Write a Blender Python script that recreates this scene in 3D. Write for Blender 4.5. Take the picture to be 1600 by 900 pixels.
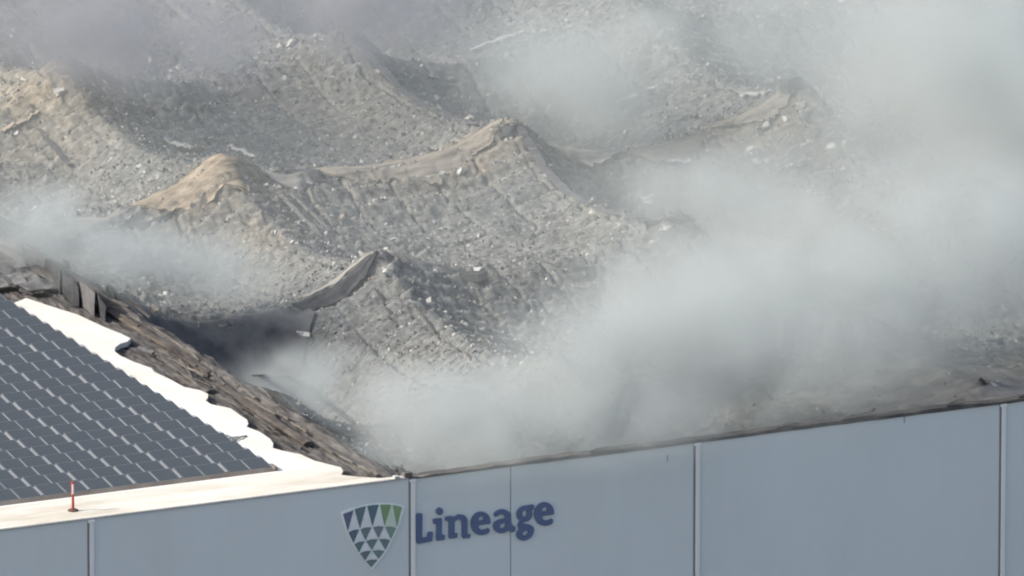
import bpy, bmesh, math, random
import numpy as np
from mathutils import Vector, Matrix
from mathutils.geometry import tessellate_polygon

for o in list(bpy.data.objects):
    bpy.data.objects.remove(o)
scene = bpy.context.scene
COL = scene.collection
rng = np.random.default_rng(7)
random.seed(7)

# ------------------------------------------------------------------ camera
H = 14.0                                   # height of the roof plane above the ground
DIST, YAW, PITCH, FPX = 600.0, math.radians(24.6), math.radians(15.5), 25600.0   # helicopter, long lens
FWD = np.array([math.sin(YAW)*math.cos(PITCH), math.cos(YAW)*math.cos(PITCH), -math.sin(PITCH)])
RGT = np.array([math.cos(YAW), -math.sin(YAW), 0.0])
UPV = np.cross(RGT, FWD)
CAM = np.array([0, 0, H]) - FWD*DIST + RGT*160*DIST/FPX + UPV*295*DIST/FPX
cam_data = bpy.data.cameras.new('camera')
cam = bpy.data.objects.new('camera', cam_data)
COL.objects.link(cam)
cam.location = CAM
cam.rotation_euler = Matrix([[RGT[k], UPV[k], -FWD[k]] for k in range(3)]).to_euler()
cam_data.sensor_width = 36.0
cam_data.lens = 36.0*FPX/1600.0
cam_data.clip_start = 5.0
cam_data.clip_end = 6000.0
scene.camera = cam

# ------------------------------------------------------------------ sky, sun, exposure
SUN_TO = Vector((-0.95, 0.30, 0)).normalized()
SUN_EL = math.radians(34)
world = bpy.data.worlds.new('World')
scene.world = world
world.use_nodes = True
wn, wl = world.node_tree.nodes, world.node_tree.links
sky = wn.new('ShaderNodeTexSky')
sky.sky_type = 'NISHITA'
sky.sun_disc = False
sky.sun_elevation = SUN_EL
sky.sun_rotation = math.atan2(SUN_TO.x, SUN_TO.y)
sky.air_density = 1.0
sky.dust_density = 5.0
wl.new(sky.outputs['Color'], wn['Background'].inputs['Color'])
wn['Background'].inputs['Strength'].default_value = 0.15
sun_data = bpy.data.lights.new('sun', 'SUN')
sun_data.energy = 3.0
sun_data.angle = math.radians(0.55)
sun_data.color = (1.0, 0.955, 0.885)
sun = bpy.data.objects.new('sun', sun_data)
COL.objects.link(sun)
sd = Vector((SUN_TO.x*math.cos(SUN_EL), SUN_TO.y*math.cos(SUN_EL), math.sin(SUN_EL)))
sun.rotation_euler = sd.to_track_quat('Z', 'Y').to_euler()
sun.location = (0, 0, 80)
scene.view_settings.view_transform = 'Standard'
scene.view_settings.look = 'None'
scene.view_settings.gamma = 1.0
scene.view_settings.exposure = 0.56
scene.view_settings.use_curve_mapping = False
cy = scene.cycles
cy.use_denoising = True
cy.use_adaptive_sampling = True
cy.adaptive_threshold = 0.02
cy.max_bounces = 6
cy.diffuse_bounces = 2
cy.volume_bounces = 2
cy.transparent_max_bounces = 8
cy.volume_step_rate = 1.3
cy.volume_max_steps = 96
cy.filter_width = 2.1                      # soft broadcast lens and scan

# ------------------------------------------------------------------ helpers
def ray(px, py):
    return FWD + RGT*(px-800)/FPX - UPV*(py-450)/FPX

def at(px, py, z=H):                       # a point of the place on the level z
    d = ray(px, py)
    return CAM + d*((z-CAM[2])/d[2])

def on_wall(px, py, y=0.0):                # a point of the place on the facade
    d = ray(px, py)
    return CAM + d*((y-CAM[1])/d[1])

def link(o, parent=None):
    COL.objects.link(o)
    if parent is not None:
        o.parent = parent
    return o

def mesh_obj(name, verts, faces, mats, parent=None, smooth=False, mat_index=None):
    me = bpy.data.meshes.new(name)
    me.from_pydata([tuple(map(float, v)) for v in verts], [], [tuple(f) for f in faces])
    for m in (mats if isinstance(mats, (list, tuple)) else [mats]):
        me.materials.append(m)
    if mat_index is not None:
        me.polygons.foreach_set('material_index', np.asarray(mat_index, dtype=np.int32))
    if smooth:
        me.polygons.foreach_set('use_smooth', np.ones(len(me.polygons), dtype=bool))
    me.update()
    return link(bpy.data.objects.new(name, me), parent)

def thing(name, label, cat, loc=(0, 0, 0), group=None, kind=None):
    o = bpy.data.objects.new(name, None)
    COL.objects.link(o)
    o.location = loc
    o.empty_display_size = 0.5
    return tag(o, label, cat, group, kind)

def tag(o, label=None, cat=None, group=None, kind=None):
    if label: o['label'] = label
    if cat: o['category'] = cat
    if group: o['group'] = group
    if kind: o['kind'] = kind
    return o

def box(x0, x1, y0, y1, z0, z1):
    v = [(x, y, z) for z in (z0, z1) for y in (y0, y1) for x in (x0, x1)]
    f = [(0, 2, 3, 1), (4, 5, 7, 6), (0, 1, 5, 4), (2, 6, 7, 3), (0, 4, 6, 2), (1, 3, 7, 5)]
    return v, f

def bevel_box(name, dims, mat, parent=None, b=0.01):
    v, f = box(*dims)
    o = mesh_obj(name, v, f, mat, parent)
    bm = bmesh.new()
    bm.from_mesh(o.data)
    bmesh.ops.bevel(bm, geom=bm.edges[:], offset=b, segments=1, affect='EDGES')
    bm.to_mesh(o.data)
    bm.free()
    return o

def prism(name, loops, depth_vec, mat, parent=None):
    """flat outline (first loop outer, others holes) of 3-D points, pushed along depth_vec"""
    loops = [[Vector(map(float, p)) for p in l] for l in loops]
    tris = tessellate_polygon(loops)
    flat = [p for l in loops for p in l]
    n = len(flat)
    dv = Vector(map(float, depth_vec))
    verts = [p+dv for p in flat] + flat
    faces = []
    for t in tris:
        a, b, c = t
        nr = (flat[b]-flat[a]).cross(flat[c]-flat[a])
        if nr.dot(dv) < 0:
            a, c = c, a
        faces.append((a, b, c))
        faces.append((a+n, c+n, b+n))
    k = 0
    for l in loops:
        m = len(l)
        for q in range(m):
            a, b = k+q, k+(q+1) % m
            faces.append((a, b, b+n, a+n))
        k += m
    o = mesh_obj(name, verts, faces, mat, parent)
    bm = bmesh.new()
    bm.from_mesh(o.data)
    bmesh.ops.recalc_face_normals(bm, faces=bm.faces[:])
    bm.to_mesh(o.data)
    bm.free()
    return o

def chaikin(pts, it=2, r=0.25):
    pts = [np.array(p, float) for p in pts]
    for _ in range(it):
        out = []
        for k in range(len(pts)):
            a, b = pts[k], pts[(k+1) % len(pts)]
            out += [a*(1-r)+b*r, a*r+b*(1-r)]
        pts = out
    return pts

def bar(name, p, q, w, h, mat, parent=None, bend=0.0, seg=6, seed=0, roll=0.0):
    """a long thin bent bar from p to q"""
    r = np.random.default_rng(seed)
    p, q = np.array(p, float), np.array(q, float)
    d = q-p
    L = np.linalg.norm(d)
    d = d/L
    s = np.cross(d, [0, 0, 1.0])
    s /= np.linalg.norm(s)
    u = np.cross(s, d)
    s, u = s*math.cos(roll)+u*math.sin(roll), u*math.cos(roll)-s*math.sin(roll)
    V, F = [], []
    for k in range(seg+1):
        t = k/seg
        c = p+(q-p)*t + s*r.normal(0, bend) + u*(r.normal(0, bend*0.6)+bend*1.5*math.sin(math.pi*t))
        ww, hh = w*(0.8+0.4*r.random())/2, h*(0.8+0.4*r.random())/2
        V += [c-s*ww-u*hh, c+s*ww-u*hh, c+s*ww+u*hh, c-s*ww+u*hh]
    for k in range(seg):
        a = 4*k
        for m in range(4):
            F.append((a+m, a+(m+1) % 4, a+4+(m+1) % 4, a+4+m))
    F += [(3, 2, 1, 0), tuple(4*seg+m for m in range(4))]
    return mesh_obj(name, V, F, mat, parent)

# value noise for the terrain
TBL = rng.random((256, 256))
def vnoise(x, y, seed=0):
    x = np.asarray(x, float)+seed*17.13
    y = np.asarray(y, float)+seed*31.71
    xi, yi = np.floor(x).astype(int), np.floor(y).astype(int)
    fx, fy = x-xi, y-yi
    fx, fy = fx*fx*(3-2*fx), fy*fy*(3-2*fy)
    a, b = TBL[xi & 255, yi & 255], TBL[(xi+1) & 255, yi & 255]
    c, d = TBL[xi & 255, (yi+1) & 255], TBL[(xi+1) & 255, (yi+1) & 255]
    return (a*(1-fx)+b*fx)*(1-fy)+(c*(1-fx)+d*fx)*fy
def fbm(x, y, o=4, seed=0):
    s, a, t = 0, 1.0, 0
    for k in range(o):
        s = s+a*vnoise(x*2**k, y*2**k, seed+k)
        t += a
        a *= 0.5
    return s/t
def sstep(e0, e1, x):
    t = np.clip((x-e0)/(e1-e0), 0, 1)
    return t*t*(3-2*t)

# ------------------------------------------------------------------ materials
def material(name, base, rough=0.85, spec=0.3, metallic=0.0):
    m = bpy.data.materials.new(name)
    m.use_nodes = True
    b = m.node_tree.nodes['Principled BSDF']
    b.inputs['Base Color'].default_value = (*base, 1)
    b.inputs['Roughness'].default_value = rough
    b.inputs['Specular IOR Level'].default_value = spec
    b.inputs['Metallic'].default_value = metallic
    return m

def ramp_noise(m, scale, stops, detail=5.0, rough=0.6, stretch=(1, 1, 1), dist=0.0, coord='Object'):
    nt = m.node_tree
    tc = nt.nodes.new('ShaderNodeTexCoord')
    mp = nt.nodes.new('ShaderNodeMapping')
    mp.inputs['Scale'].default_value = stretch
    nz = nt.nodes.new('ShaderNodeTexNoise')
    nz.inputs['Scale'].default_value = scale
    nz.inputs['Detail'].default_value = detail
    nz.inputs['Roughness'].default_value = rough
    nz.inputs['Distortion'].default_value = dist
    cr = nt.nodes.new('ShaderNodeValToRGB')
    e = cr.color_ramp.elements
    while len(e) < len(stops):
        e.new(0.5)
    for k, (p, c) in enumerate(stops):
        e[k].position = p
        e[k].color = (*c, 1)
    nt.links.new(tc.outputs[coord], mp.inputs['Vector'])
    nt.links.new(mp.outputs['Vector'], nz.inputs['Vector'])
    nt.links.new(nz.outputs['Fac'], cr.inputs['Fac'])
    return cr.outputs['Color'], nz.outputs['Fac']

def mix(m, a, b, fac, mode='MIX'):
    nt = m.node_tree
    n = nt.nodes.new('ShaderNodeMix')
    n.data_type = 'RGBA'
    n.blend_type = mode
    if isinstance(fac, float): n.inputs['Factor'].default_value = fac
    else: nt.links.new(fac, n.inputs['Factor'])
    nt.links.new(a, n.inputs['A'])
    if isinstance(b, tuple): n.inputs['B'].default_value = (*b, 1)
    else: nt.links.new(b, n.inputs['B'])
    return n.outputs['Result']

def set_color(m, s):
    m.node_tree.links.new(s, m.node_tree.nodes['Principled BSDF'].inputs['Base Color'])

def add_bump(m, h, strength=0.3, dist=0.02):
    nt = m.node_tree
    b = nt.nodes.new('ShaderNodeBump')
    b.inputs['Strength'].default_value = strength
    b.inputs['Distance'].default_value = dist
    nt.links.new(h, b.inputs['Height'])
    nt.links.new(b.outputs['Normal'], nt.nodes['Principled BSDF'].inputs['Normal'])

def noise_mat(name, scale, stops, rough=0.9, stretch=(1, 1, 1), bump=0.3, bdist=0.02, detail=5.0, spec=0.2):
    m = material(name, stops[0][1], rough, spec)
    c, f = ramp_noise(m, scale, stops, detail, 0.65, stretch)
    set_color(m, c)
    if bump: add_bump(m, f, bump, bdist)
    return m

M = {}
# crumpled, ash covered roof sheet
m = material('ash_membrane', (0.25, 0.25, 0.24), 0.95, 0.1)
c1, f1 = ramp_noise(m, 3.0, [(0.32, (0.042, 0.043, 0.043)), (0.45, (0.135, 0.139, 0.135)), (0.55, (0.19, 0.193, 0.185)), (0.72, (0.34, 0.342, 0.327))], 7.0, 0.72, (0.9, 1.5, 1), 0.3)
c2, f2 = ramp_noise(m, 0.11, [(0.36, (0.78, 0.81, 0.83)), (0.50, (0.96, 0.96, 0.95)), (0.66, (1.06, 1.01, 0.95))], 3.0, 0.5)
an = m.node_tree.nodes.new('ShaderNodeAttribute')
an.attribute_name = 'dust'                 # tan insulation dust spilled along the torn folds
c3 = mix(m, c1, c2, 1.0, 'MULTIPLY')
set_color(m, mix(m, c3, mix(m, c3, (1.42, 1.18, 0.92), 1.0, 'MULTIPLY'), an.outputs['Fac']))
add_bump(m, f1, 0.5, 0.05)
M['ash'] = m
M['flake_light'] = noise_mat('pale_flake', 3.0, [(0.3, (0.36, 0.36, 0.34)), (0.7, (0.56, 0.56, 0.53))], bump=0.2)
M['flake_mid'] = noise_mat('grey_flake', 3.0, [(0.3, (0.12, 0.122, 0.12)), (0.7, (0.225, 0.227, 0.22))], bump=0.2)
M['flake_dark'] = noise_mat('charred_flake', 3.0, [(0.3, (0.055, 0.055, 0.056)), (0.7, (0.11, 0.11, 0.11))], bump=0.2)
M['flake_tan'] = noise_mat('tan_flake', 3.0, [(0.3, (0.22, 0.185, 0.145)), (0.7, (0.33, 0.28, 0.22))], bump=0.2)
M['tan'] = noise_mat('tan_insulation', 1.1, [(0.30, (0.085, 0.075, 0.062)), (0.44, (0.20, 0.17, 0.13)), (0.56, (0.285, 0.243, 0.185)), (0.75, (0.34, 0.31, 0.26))], stretch=(0.5, 3.6, 3.6), bump=0.5, bdist=0.04)
M['tan_pale'] = noise_mat('pale_tan_insulation', 1.1, [(0.30, (0.09, 0.083, 0.073)), (0.44, (0.19, 0.172, 0.145)), (0.56, (0.25, 0.226, 0.19)), (0.75, (0.32, 0.30, 0.265))], stretch=(0.5, 3.6, 3.6), bump=0.5, bdist=0.04)
M['grey_fold'] = noise_mat('grey_insulation', 1.4, [(0.3, (0.13, 0.125, 0.115)), (0.5, (0.27, 0.26, 0.235)), (0.75, (0.36, 0.345, 0.31))], stretch=(0.4, 2.2, 2.2), bump=0.5, bdist=0.04)
M['white'] = noise_mat('white_membrane', 0.35, [(0.3, (0.68, 0.675, 0.635)), (0.55, (0.72, 0.72, 0.69)), (0.8, (0.74, 0.74, 0.715))], rough=0.6, bump=0.15, bdist=0.03, detail=6.0)
M['cream'] = noise_mat('less_lit_membrane', 0.5, [(0.3, (0.58, 0.565, 0.505)), (0.55, (0.64, 0.63, 0.575)), (0.8, (0.67, 0.665, 0.62))], rough=0.65, bump=0.25, bdist=0.05, detail=6.0)
m = noise_mat('dusty_roof_margin', 0.45, [(0.27, (0.40, 0.37, 0.30)), (0.42, (0.54, 0.515, 0.445)), (0.56, (0.61, 0.595, 0.54)), (0.8, (0.66, 0.65, 0.61))], rough=0.7, stretch=(0.5, 2.4, 1), bump=0.2, bdist=0.03, detail=7.0)
M['dusty'] = m
M['seam'] = noise_mat('membrane_seam', 2.0, [(0.3, (0.56, 0.54, 0.47)), (0.7, (0.68, 0.665, 0.61))], bump=0.0)
m = material('panel_paint', (0.56, 0.58, 0.6), 0.55, 0.35)
c1, f1 = ramp_noise(m, 0.22, [(0.3, (0.60, 0.655, 0.66)), (0.5, (0.63, 0.69, 0.695)), (0.7, (0.645, 0.71, 0.73))], 4.0, 0.55, (1.0, 1.0, 0.55))
c2, f2 = ramp_noise(m, 1.2, [(0.35, (0.91, 0.91, 0.90)), (0.55, (1, 1, 1))], 6.0, 0.7, (2.4, 1, 0.12))
set_color(m, mix(m, c1, c2, 0.15, 'MULTIPLY'))
add_bump(m, f1, 0.12, 0.08)
M['paint'] = m
M['trim'] = noise_mat('pale_trim_paint', 1.0, [(0.3, (0.74, 0.755, 0.75)), (0.7, (0.80, 0.81, 0.80))], rough=0.5, stretch=(2, 2, 0.3), bump=0.1)
M['joint'] = material('sealant_and_gap_shade', (0.21, 0.23, 0.25), 0.8)
M['scorched'] = noise_mat('scorched_coping', 1.8, [(0.3, (0.045, 0.043, 0.044)), (0.55, (0.11, 0.105, 0.10)), (0.8, (0.24, 0.225, 0.205))], stretch=(0.6, 1, 1), bump=0.4)
M['lip'] = noise_mat('roof_lip_metal', 1.0, [(0.3, (0.30, 0.31, 0.31)), (0.7, (0.46, 0.47, 0.46))], rough=0.5, bump=0.1)
M['stain'] = material('dark_stain', (0.30, 0.32, 0.33), 0.8)
m = material('char', (0.2, 0.19, 0.18), 0.95, 0.1)
c1, f1 = ramp_noise(m, 1.3, [(0.28, (0.022, 0.022, 0.022)), (0.45, (0.07, 0.068, 0.067)), (0.6, (0.118, 0.114, 0.11)), (0.78, (0.23, 0.224, 0.217))], 7.0, 0.72, (2.2, 0.55, 1.5), 0.4)
c2, f2 = ramp_noise(m, 0.5, [(0.42, (1, 1, 1)), (0.66, (1.04, 0.99, 0.95))], 3.0, 0.6, (1, 0.6, 1))
set_color(m, mix(m, c1, c2, 1.0, 'MULTIPLY'))
add_bump(m, f1, 0.7, 0.06)
M['char'] = m
M['rust'] = noise_mat('scorched_brown_board', 1.5, [(0.28, (0.024, 0.022, 0.021)), (0.48, (0.068, 0.061, 0.056)), (0.64, (0.105, 0.094, 0.084)), (0.82, (0.20, 0.185, 0.17))], stretch=(2.2, 0.5, 2), bump=0.6, bdist=0.05)
M['splinter'] = noise_mat('pale_splinter', 2.0, [(0.3, (0.08, 0.073, 0.065)), (0.6, (0.155, 0.142, 0.125)), (0.8, (0.29, 0.27, 0.245))], stretch=(2, 0.5, 2), bump=0.4)
M['black'] = noise_mat('charred_and_shade_black', 2.0, [(0.3, (0.016, 0.018, 0.022)), (0.7, (0.06, 0.063, 0.07))], rough=0.7, bump=0.5, bdist=0.04)  # black of the tatters, also paints shade in the tear and gap
M['void'] = noise_mat('soot_and_shade_deck', 1.2, [(0.3, (0.07, 0.073, 0.08)), (0.7, (0.14, 0.143, 0.15))], bump=0.3)  # sooty pieces, also paints the shaded slope and crest rim
M['glass'] = noise_mat('solar_glass', 0.6, [(0.3, (0.046, 0.056, 0.064)), (0.7, (0.06, 0.07, 0.078))], rough=0.55, bump=0.0, spec=0.45)
M['frame'] = material('aluminium_frame', (0.175, 0.19, 0.205), 0.45, 0.5, 0.2)
M['rail'] = material('grey_rail', (0.42, 0.42, 0.41), 0.5, 0.4, 0.3)
M['deflector'] = noise_mat('wind_deflector', 1.2, [(0.3, (0.15, 0.13, 0.11)), (0.7, (0.25, 0.225, 0.195))], rough=0.6, bump=0.1)
M['burnt_panel'] = noise_mat('burnt_solar_panel', 1.5, [(0.3, (0.06, 0.06, 0.062)), (0.55, (0.15, 0.15, 0.15)), (0.8, (0.28, 0.275, 0.27))], bump=0.4)
M['red'] = noise_mat('faded_red_plastic', 3.0, [(0.3, (0.30, 0.035, 0.03)), (0.7, (0.42, 0.07, 0.05))], rough=0.5, bump=0.0)
M['reflect'] = material('white_reflective_band', (0.78, 0.74, 0.74), 0.4)
M['rubber'] = material('brown_rubber_base', (0.10, 0.06, 0.05), 0.8)
M['navy'] = noise_mat('navy_letter', 1.2, [(0.3, (0.10, 0.14, 0.25)), (0.7, (0.12, 0.165, 0.285))], rough=0.5, bump=0.0)
M['ground'] = noise_mat('concrete_yard', 0.2, [(0.3, (0.15, 0.148, 0.142)), (0.7, (0.20, 0.198, 0.19))], bump=0.2)
def flat(name, c):
    M[name] = noise_mat(name, 2.0, [(0.3, tuple(v*0.93 for v in c)), (0.7, tuple(min(1, v*1.06) for v in c))], rough=0.5, bump=0.0)

# ------------------------------------------------------------------ ground
v, f = box(-3000, 3000, -3000, 3000, -0.5, 0.0)
tag(mesh_obj('ground', v, f, M['ground']), 'grey concrete yard around the warehouse', 'ground', kind='structure')

# ------------------------------------------------------------------ facade
XS = [0.0, 11.5, 24.15, 37.1, 50.0, 63.0]            # column lines along the wall
YS = [0.0, 12.3, 28.0, 44.0, 59.7, 75.5, 91.0]       # column lines into the building
JOINT = [-38.4, -25.6, -12.8, 0.0, 11.53, 24.12, 37.0, 50.0]
wall = thing('warehouse_wall', 'long pale grey panelled warehouse facade across the bottom, carrying the sign', 'wall')
for k in range(len(JOINT)-1):
    x0, x1 = JOINT[k]+0.035, JOINT[k+1]-0.035
    if k == 3:                                        # the lettered bay is two sheets with a fine joint
        bevel_box('wall_panel', (x0, 4.058, 0, 0.30, 0, H-0.08), M['paint'], wall, 0.008)
        bevel_box('wall_panel', (4.092, x1, 0, 0.30, 0, H-0.08), M['paint'], wall, 0.008)
        continue
    bevel_box('wall_panel', (x0, x1, 0, 0.30, 0, H-0.08), M['paint'], wall, 0.008)
v, f = box(JOINT[0], JOINT[-1], 0.06, 0.28, 0.02, H-0.12)
mesh_obj('wall_core', v, f, M['joint'], wall)
for x in JOINT:
    jc = bevel_box('joint_cover', (x+0.045, x+0.215, -0.055, 0.002, 0, H-0.12), M['trim'], wall, 0.012)
    bevel_box('cap', (x-0.02, x+0.24, -0.085, -0.002, H-0.20, H-0.085), M['trim'], jc, 0.015)
    v, f = box(x-0.03, x+0.043, -0.012, 0.05, 0, H-0.10)
    mesh_obj('gap_shadow_line', v, f, M['joint'], jc).name = 'gap_shade'  # dark strip painting the shade along the cover's left edge
for px, py in ((1043, 716), (1413, 656)):
    q = on_wall(px, py)
    v, f = box(q[0]-0.022, q[0]+0.022, -0.012, 0.01, q[2]-0.12, q[2]+0.14)
    mesh_obj('drain_slot', v, f, M['stain'], wall)
# left: thin metal roof lip
v, f = box(-38.4, -0.06, -0.045, 0.32, H-0.078, H-0.012)
mesh_obj('roof_lip', v, f, M['lip'], wall)
# right: scorched coping, warped
xs = np.arange(0.0, 50.01, 0.25)
V, F = [], []
for k, x in enumerate(xs):
    wob = 0.11*(fbm(x*0.5, 3.1, 3, 5)-0.5) + 0.06*(vnoise(x*2.3, 9.0)-0.5)
    top = H+0.0+0.04*min(1, x/6)+wob
    bot = H-0.078-0.02*vnoise(x*1.3, 5.5) - 0.05*max(0, vnoise(x*0.35, 2.2)-0.6)
    y0 = -0.05+wob*0.4
    V += [(x, y0, bot), (x, 0.45, bot), (x, 0.45, top-0.01), (x, y0, top)]
for k in range(len(xs)-1):
    a = 4*k
    for q in range(4):
        F.append((a+q, a+(q+1) % 4, a+4+(q+1) % 4, a+4+q))
F += [(3, 2, 1, 0), tuple(4*(len(xs)-1)+q for q in range(4))]
tag(mesh_obj('scorched_coping', V, F, M['scorched'], wall), 'blackened warped coping along the burnt side of the wall')
for k, x in enumerate((7.3, 14.8, 17.6, 21.9, 24.9)):
    bar('lifted_flashing', (x, 0.1, H+0.06), (x+0.7+0.3*(k % 3), 0.02, H+0.16+0.03*k), 0.22, 0.025, M['scorched'], wall, 0.03, 6, 300+k, 0.3)
bevel_box('corner_bracket', (-0.22, 0.10, -0.06, 0.2, H-0.01, H+0.17), M['scorched'], wall, 0.02)
bevel_box('corner_bracket', (-0.62, -0.42, -0.04, 0.15, H-0.005, H+0.09), M['lip'], wall, 0.02)

# ------------------------------------------------------------------ collapsed roof surface
SX = [1.75, 1.2, 1.35, 1.4, 1.4, 1.4]
def soft(f, w, r=0.75):
    """round the crest over a column line: f in a span of w metres"""
    d = np.minimum(f, 1-f)*w
    d2 = np.sqrt(d*d+r*r)-r
    d2 = np.where(d < 3, d2+(d/3)*(3-(math.sqrt(9+r*r)-r)), d)
    return np.where(f < 0.5, d2/w, 1-d2/w)
def spans(x, lines):
    x = np.clip(np.asarray(x, float), lines[0]-20, lines[-1]-1e-6)
    k = np.clip(np.searchsorted(lines, x, side='right')-1, 0, len(lines)-2)
    L = np.asarray(lines)
    w = L[k+1]-L[k]
    return k, soft(np.clip((x-L[k])/w, 0, 1), w)
def sagc(f, p=2.5):
    return 1-np.abs(2*f-1)**p
PEAKS = [(XS[i], YS[j]) for i in range(1, 5) for j in range(1, 6)]
def zbase(x, y):
    """the roof sheet hung like a tent over the columns still standing"""
    x, y = np.asarray(x, float), np.asarray(y, float)
    wx = x + 0.5*(fbm(x*0.12, y*0.12, 2, 11)-0.5)
    wy = y + 0.9*(fbm(x*0.10, y*0.10, 2, 12)-0.5)
    i, fa = spans(wx, XS)
    j, fb = spans(wy, YS)
    sx = np.asarray(SX)[i]*(0.8+0.45*fbm(x*0.07, y*0.07, 2, 3))
    sy = 1.25*(0.75+0.5*fbm(x*0.08, y*0.08, 2, 4))
    flat_ = sstep(14, 19, x)*sstep(12.3, 9.5, y)      # the strip behind the right part of the wall stayed nearly level
    sx, sy = sx*(1-0.45*flat_), sy*(1-0.75*flat_)
    z = H - sx*sagc(fa)*sstep(-1.5, 4.5, y) - sy*sagc(fb, 2.3)*(0.45+0.55*sstep(0, 4, x))
    z = z - 0.25*sstep(0.2, 1.5, x)*(1-sstep(0.5, 3, y)) 
    for (qx, qy) in PEAKS:
        r = np.hypot(x-qx, (y-qy)*0.8)
        z = z + 0.16*np.exp(-(r/1.0)**2)
    # the sheet dropped away just past the third column line, leaving a sharp crest
    jj, fy_ = spans(y, YS)
    z = z - 1.75*sstep(24.3, 26.0, x)*(1-sstep(28.0, 34.0, x))*sstep(18, 30, y)*(0.25+0.75*np.sin(np.pi*fy_))
    z = z - 1.5*sstep(37.3, 39.2, x)*(1-sstep(42.0, 48.0, x))*np.exp(-((y-42.5)/5.0)**2)
    # opened tear under the nearest hump and the torn dark face beside the standing roof
    t = (x-7.6)/(11.3-7.6)
    z = z - 0.30*np.exp(-((y-(27.35+0.3*(1-t)))/0.38)**2)*sstep(-0.15, 0.1, t)*(1-sstep(0.75, 1.0, t))
    z = z - 1.7*sstep(27.7, 25.6, y)*sstep(15.0, 22.0, y)*sstep(0.3, 2, x)*(1-sstep(6.0, 9.0, x))
    z = z + 0.5*(fbm(x*0.25, y*0.25, 3, 6)-0.5)
    return z
def smooth_mask(x, y):
    """where the sheet is slick and bare (torn face beside the standing roof)"""
    return np.maximum(sstep(27.9, 27.0, y)*sstep(9, 14, y)*(1-sstep(6.0, 9.0, x)), 0.8*sstep(12.5, 8.0, y)*sstep(13, 18, x))
def row_phase(x, y):
    return y/0.95+0.9*(fbm(x*0.22, y*0.22, 2, 44)-0.5)+0.25*(vnoise(x*1.6, y*0.6, 45)-0.5)
def seam_dist(x, y):
    wx = x+0.10*(fbm(x*0.5, y*0.35, 2, 41)-0.5)*2
    return np.abs((wx/1.83) % 1.0-0.5)
def zdet(x, y):
    bare = smooth_mask(x, y)
    cl = fbm(x*0.35, y*0.3, 3, 31)
    am = (0.7+0.6*cl)*(1-0.85*bare)
    w = fbm(x*1.1, y*0.8, 2, 9)-0.5
    r1 = (1-np.abs(2*vnoise((x+0.9*w)*1.1, (y+0.5*w)*1.5, 21)-1))**2
    r2 = (1-np.abs(2*vnoise((x+0.6*w)*3.2+3.3, y*3.0, 22)-1))**2
    r3 = vnoise(x*6.5, y*4.3, 23)
    r4 = fbm(x*0.9, y*0.6, 3, 24)
    d = am*(0.05*(r1-0.4)+0.06*(r2-0.4)+0.07*(r3-0.5)+0.20*(r4-0.5))
    # rows of wrinkles, one behind the other, where the boards slid over each other
    rw = row_phase(x, y)
    ph = rw % 1.0
    row = np.where(ph < 0.8, ph/0.8, (1-ph)/0.2)
    lump = vnoise(x*2.6+7.7*np.floor(rw), np.floor(rw)*3.7, 46)
    d = d + am*0.38*(row-0.5)*(0.25+1.3*lump*sstep(0.3, 0.55, fbm(x*0.25, y*0.25, 2, 47)))
    # board seams
    wx = x+0.10*(fbm(x*0.5, y*0.35, 2, 41)-0.5)*2
    wy = y+0.2*(fbm(x*0.4, y*0.4, 2, 42)-0.5)*2
    gx = np.abs((wx/1.83) % 1.0-0.5)
    gy = np.abs((wy/2.44) % 1.0-0.5)
    keep = sstep(0.42, 0.6, fbm(x*0.3, y*0.3, 2, 43))
    d = d - (1-bare)*(0.3+0.7*keep)*(0.24*sstep(0.44, 0.5, gx)+0.20*sstep(0.455, 0.5, gy))
    return d
def zf(x, y):
    return zbase(x, y)+zdet(x, y)

def hit(px, py):
    """where the sight line through a picture point meets the collapsed roof"""
    d = ray(px, py)
    t0 = (H+1.2-CAM[2])/d[2]
    t1 = (H-5.5-CAM[2])/d[2]
    ts = np.linspace(t0, t1, 400)
    P = CAM[None, :]+ts[:, None]*d[None, :]
    below = P[:, 2] < zbase(P[:, 0], P[:, 1])
    k = int(np.argmax(below)) if below.any() else 200
    return P[k]

roof = thing('collapsed_roof', 'burnt collapsed grey roof hanging in tent-like humps over the columns left standing', 'roof')
def grid_mesh(name, X, Y, Z, mat, parent):
    ny, nx = X.shape
    V = np.stack([X, Y, Z], -1).reshape(-1, 3)
    idx = np.arange(ny*nx).reshape(ny, nx)
    Q = np.stack([idx[:-1, :-1], idx[:-1, 1:], idx[1:, 1:], idx[1:, :-1]], -1).reshape(-1, 4)
    me = bpy.data.meshes.new(name)
    me.vertices.add(len(V))
    me.vertices.foreach_set('co', V.ravel())
    me.loops.add(len(Q)*4)
    me.loops.foreach_set('vertex_index', Q.ravel().astype(np.int32))
    me.polygons.add(len(Q))
    me.polygons.foreach_set('loop_start', np.arange(0, len(Q)*4, 4, dtype=np.int32))
    me.update(calc_edges=True)
    for mm in (mat if isinstance(mat, list) else [mat]):
        me.materials.append(mm)
    return link(bpy.data.objects.new(name, me), parent)
X0, Y0 = 0.12, 0.46
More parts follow.
